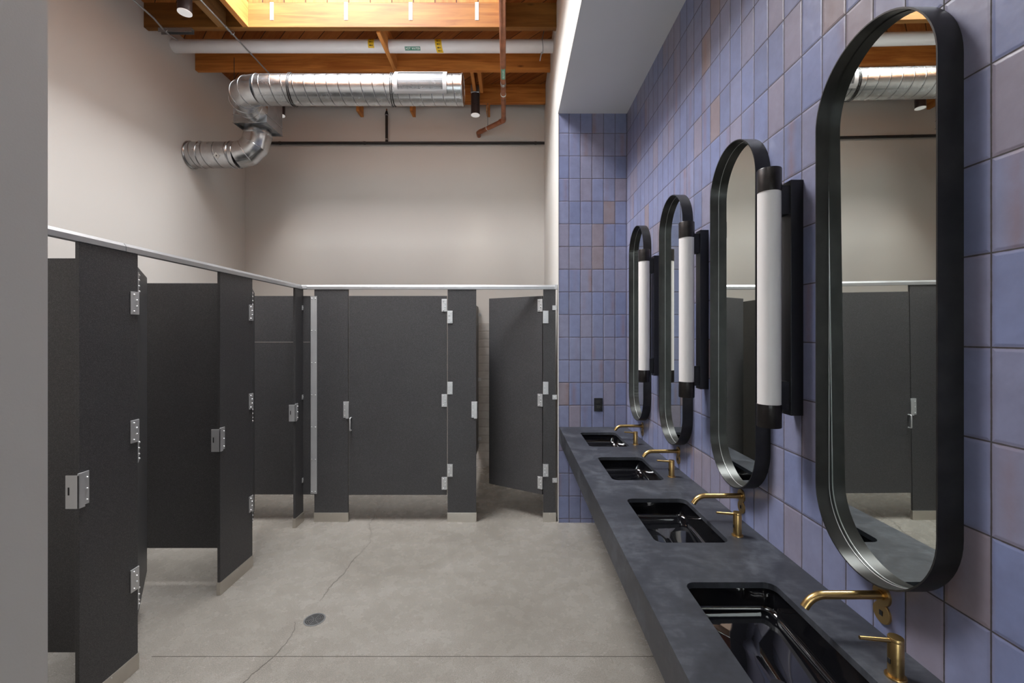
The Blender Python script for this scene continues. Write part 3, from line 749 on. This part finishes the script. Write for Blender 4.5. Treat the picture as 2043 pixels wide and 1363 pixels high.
MB().cyl((0, 4.05, 0), (0, 4.11, 0), .0115, 14).build('coupling', GALVD, c2_, smooth=60)
MB().torus((0, 4.155, .01), (0, 1, 0), .018, .004, 16, 6).build('clamp_ring', GALVD, c2_, smooth=60)

# ------------------------------------------------------------------ can lamps
cl = thing('cylinder_lamp', 'small black cylinder lamp hanging right of the large duct', 'ceiling lamp', (-.443, 5.366, 4.348), 0, 'cylinder lamps under the roof')
box((-.052, -.052, .252), (.052, .052, .345)).build('junction_box', GALVD, cl, bevel=.004)
MB().tube([(0, 0, .006), (0, 0, .115)], .053, 36).build('lower_body', CANB, cl, smooth=35)
MB().tube([(0, 0, .115), (0, 0, .119)], .050, 36).build('shadow_gap', INK, cl, smooth=35)
MB().tube([(0, 0, .119), (0, 0, .252)], .053, 36).build('upper_body', CANB, cl, smooth=35)
MB().tube([(0, 0, .000), (0, 0, .006)], .0525, 36).build('lens', CANF, cl, smooth=35, label='pale lamp lens')
sl_ = bpy.data.lights.new('lamp_light', 'SPOT'); sl_.energy = 60; sl_.color = (1.0, .93, .84); sl_.spot_size = math.radians(38); sl_.spot_blend = 1.0; sl_.shadow_soft_size = .04  # low light added in the lamps to brighten the stalls
so = bpy.data.objects.new('lamp_light', sl_); COL.objects.link(so); so.parent = cl; so.location = (0, 0, -.01)
a = dup(cl, (-2.73, 3.70, 4.38), 'small cylinder lamp at the top left, in front of the orange joist')
for ch in a.children:
    if ch.name.startswith('junction'): ch.scale = (1, 1, 1.68); ch.location.z = -.172
dup(cl, (-2.80, 5.36, 4.34), 'small black cylinder lamp half hidden behind the large duct, by the metal box')

# ------------------------------------------------------------------ ducts
DY, DZ, DR = 4.20, 4.012, .136
def gore_elbow(m, c, u, v, R, r, n, a0=0, a1=PI/2, start=None, end=None, nseg=40):
    # path: centre c + R(cos a * u + sin a * v); mitred segments
    c, u, v = Vector(c), Vector(u), Vector(v); pts = []
    if start is not None: pts.append(Vector(start))
    ringpts = []
    for i in range(n+1):
        a = a0+(a1-a0)*i/n
        k = 1.0
        p = c+(u*math.cos(a)+v*math.sin(a))*R
        t = (-u*math.sin(a)+v*math.cos(a)); ringpts.append((p, t)); pts.append(p)
    if end is not None: pts.append(Vector(end))
    m.tube(pts, r, nseg, cap=True)
    return ringpts
ad = thing('air_duct', 'large galvanised spiral air duct crossing below the joists', 'duct', (0, DY, DZ))
XE = -.462; XD0 = -2.385
m = MB().cyl((XD0, 0, 0), (XE, 0, 0), DR, 64)
hp = []
turns = (XE-XD0)/.105
for i in range(int(turns*36)+1):
    a = 2*PI*i/36; hp.append((XD0+.105*i/36, (DR+.0008)*math.cos(a), (DR+.0008)*math.sin(a)))
m.build('duct_body', m_duct('spiral_duct_steel', (.56, .57, .58), XD0, .105), ad, smooth=40)
m = MB(); ER = .26
rp = gore_elbow(m, (XD0, ER, 0), (0, -1, 0), (-1, 0, 0), ER, DR, 4, end=(XD0-ER, ER+.10, 0))
for p, t in rp: m.torus(p, t, DR+.001, .0033, 44, 6)
m.build('elbow', GALV, ad, smooth=25)
MB().torus((XE-.004, 0, 0), (1, 0, 0), DR+.002, .006, 44, 6).build('end_ring', GALV, ad, smooth=60)
# register with a frame and blades
rg = MB(); F0, F1 = D(-40), D(52); X0, X1 = -1.085, -.600; RR = DR+.016
def shell(m, x0, x1, f0, f1, r0, r1, n=14):
    rows = []
    for i in range(n+1):
        f = f0+(f1-f0)*i/n; c, s = math.cos(f), math.sin(f)
        rows.append([(x0, -r0*c, r0*s), (x1, -r0*c, r0*s), (x1, -r1*c, r1*s), (x0, -r1*c, r1*s)])
    return m.loft(rows)
shell(rg, X0, X0+.035, F0, F1, DR, RR); shell(rg, X1-.035, X1, F0, F1, DR, RR); shell(rg, X0, X1, F0, F0+D(14), DR, RR, 4); shell(rg, X0, X1, F1-D(8), F1, DR, RR, 4)
r_ = rg.build('register', m_metal('register_frame', (.46, .46, .47), .4, .6, var=.03), ad, smooth=40, label='framed air register')
sl = MB(); nb = 26
for i in range(nb):
    f = F0+D(14)+(F1-F0-D(22))*(i+.5)/nb
    shell(sl, X0+.035, X1-.035, f-.010, f+.010, DR+.004, DR+.009, 1)
sl.build('blades', m_metal('register_blades', (.20, .20, .205), .5, .6, var=.03), r_)
for x in (-2.085, -1.135):
    MB().torus((x, 0, 0), (1, .10, .0), DR+.006, .0035, 44, 6).torus((x+.020, 0, 0), (1, .06, 0), DR+.006, .0035, 44, 6).build('hanger_wire', BLACKP, ad, smooth=60)
# sheet metal box
BX0, BX1, BY0, BY1, BZ0, BZ1 = -2.862, -2.518, 4.555, 4.865, 3.870, 4.20
pb = thing('duct_box', 'square galvanised sheet metal box joining the two ducts', 'duct box', ((BX0+BX1)/2, (BY0+BY1)/2, BZ0))
hx, hy, hz = (BX1-BX0)/2, (BY1-BY0)/2, BZ1-BZ0
m = MB(); t = .003
m.box((-hx, -hy, 0), (hx, -hy+t, hz)).box((-hx, hy-t, 0), (hx, hy, hz)).box((-hx, -hy+t, 0), (-hx+t, hy-t, hz)).box((hx-t, -hy+t, 0), (hx, hy-t, hz)).box((-hx, -hy, hz-t), (hx, hy, hz)).box((-hx+t, -hy+t, .028), (hx-t, hy-t, .031))
m.build('box_shell', GALVD, pb)
m = MB(); q = .006
m.box((-hx-q, -hy-q, 0), (hx+q, -hy, .005)).box((-hx-q, hy, 0), (hx+q, hy+q, .005)).box((-hx-q, -hy, 0), (-hx, hy, .005)).box((hx, -hy, 0), (hx+q, hy, .005))
m.box((-hx-q, -hy-q, .082), (hx+q, -hy, .087)).box((hx, -hy, .082), (hx+q, hy, .087)); m.build('flange', GALV, pb)
for x in (-hx-.010,):
    MB().cyl((x, -hy+.03, -.01+.02), (x, -hy+.03, BZ-BZ0), .0035, 8).build('hanger_rod', BLACKP, pb, smooth=60)
# lower duct to the left wall
LY, LZ, LR = 4.74, 3.615, .134; XB = -2.715
ld = thing('wall_duct', 'smaller galvanised duct elbow turning from the metal box into the left wall', 'duct', (0, LY, LZ))
m = MB(); RE = .21
rp = gore_elbow(m, (XB-RE, 0, RE), (0, 0, -1), (1, 0, 0), RE, LR, 3, start=None, end=(XB, 0, BZ0-LZ+.03))
for p, t in rp: m.torus(p, t, LR+.001, .0033, 44, 6)
m.torus((XB, 0, BZ0-LZ-.055), (0, 0, 1), LR+.001, .004, 44, 6)
m.build('elbow', GALV, ld, smooth=25)
m = MB().cyl((XL, 0, 0), (XB-RE, 0, 0), LR, 64)
hp = []
for i in range(int((XB-RE-XL)/.125*36)+1):
    a = 2*PI*i/36+2; hp.append((XL+.125*i/36, (LR+.0008)*math.cos(a), (LR+.0008)*math.sin(a)))
m.torus((XL+.012, 0, 0), (1, 0, 0), LR+.004, .007, 44, 6); m.torus((XL+.13, 0, 0), (1, 0, 0), LR+.002, .005, 44, 6)
m.torus((XB-RE-.05, 0, 0), (1, 0, 0), LR+.002, .005, 44, 6)
m.build('duct_body', m_duct('spiral_wall_duct_steel', (.56, .57, .58), XL, .125), ld, smooth=40)
m = MB(); vs = []
cx = -3.075; f0 = D(-24)
for dx, dy in ((.034, 0), (0, .034), (-.034, 0), (0, -.034)):
    f = f0+dy/LR; vs.append((cx+dx, -(LR+.004)*math.cos(f), (LR+.004)*math.sin(f)))
sk = m.add(vs, [(0, 1, 2, 3)]).build('sticker', m_simple('paper_sticker', (.60, .58, .54), .6), ld, label='pale diamond-shaped sticker')
MB().add([(cx+dx, -(LR+.0048)*math.cos(f0+dy/LR), (LR+.0048)*math.sin(f0+dy/LR)) for dx, dy in ((.006, .006), (-.004, .009), (-.007, -.006), (.005, -.008))], [(0, 1, 2, 3)]).build('mark', INK, sk)
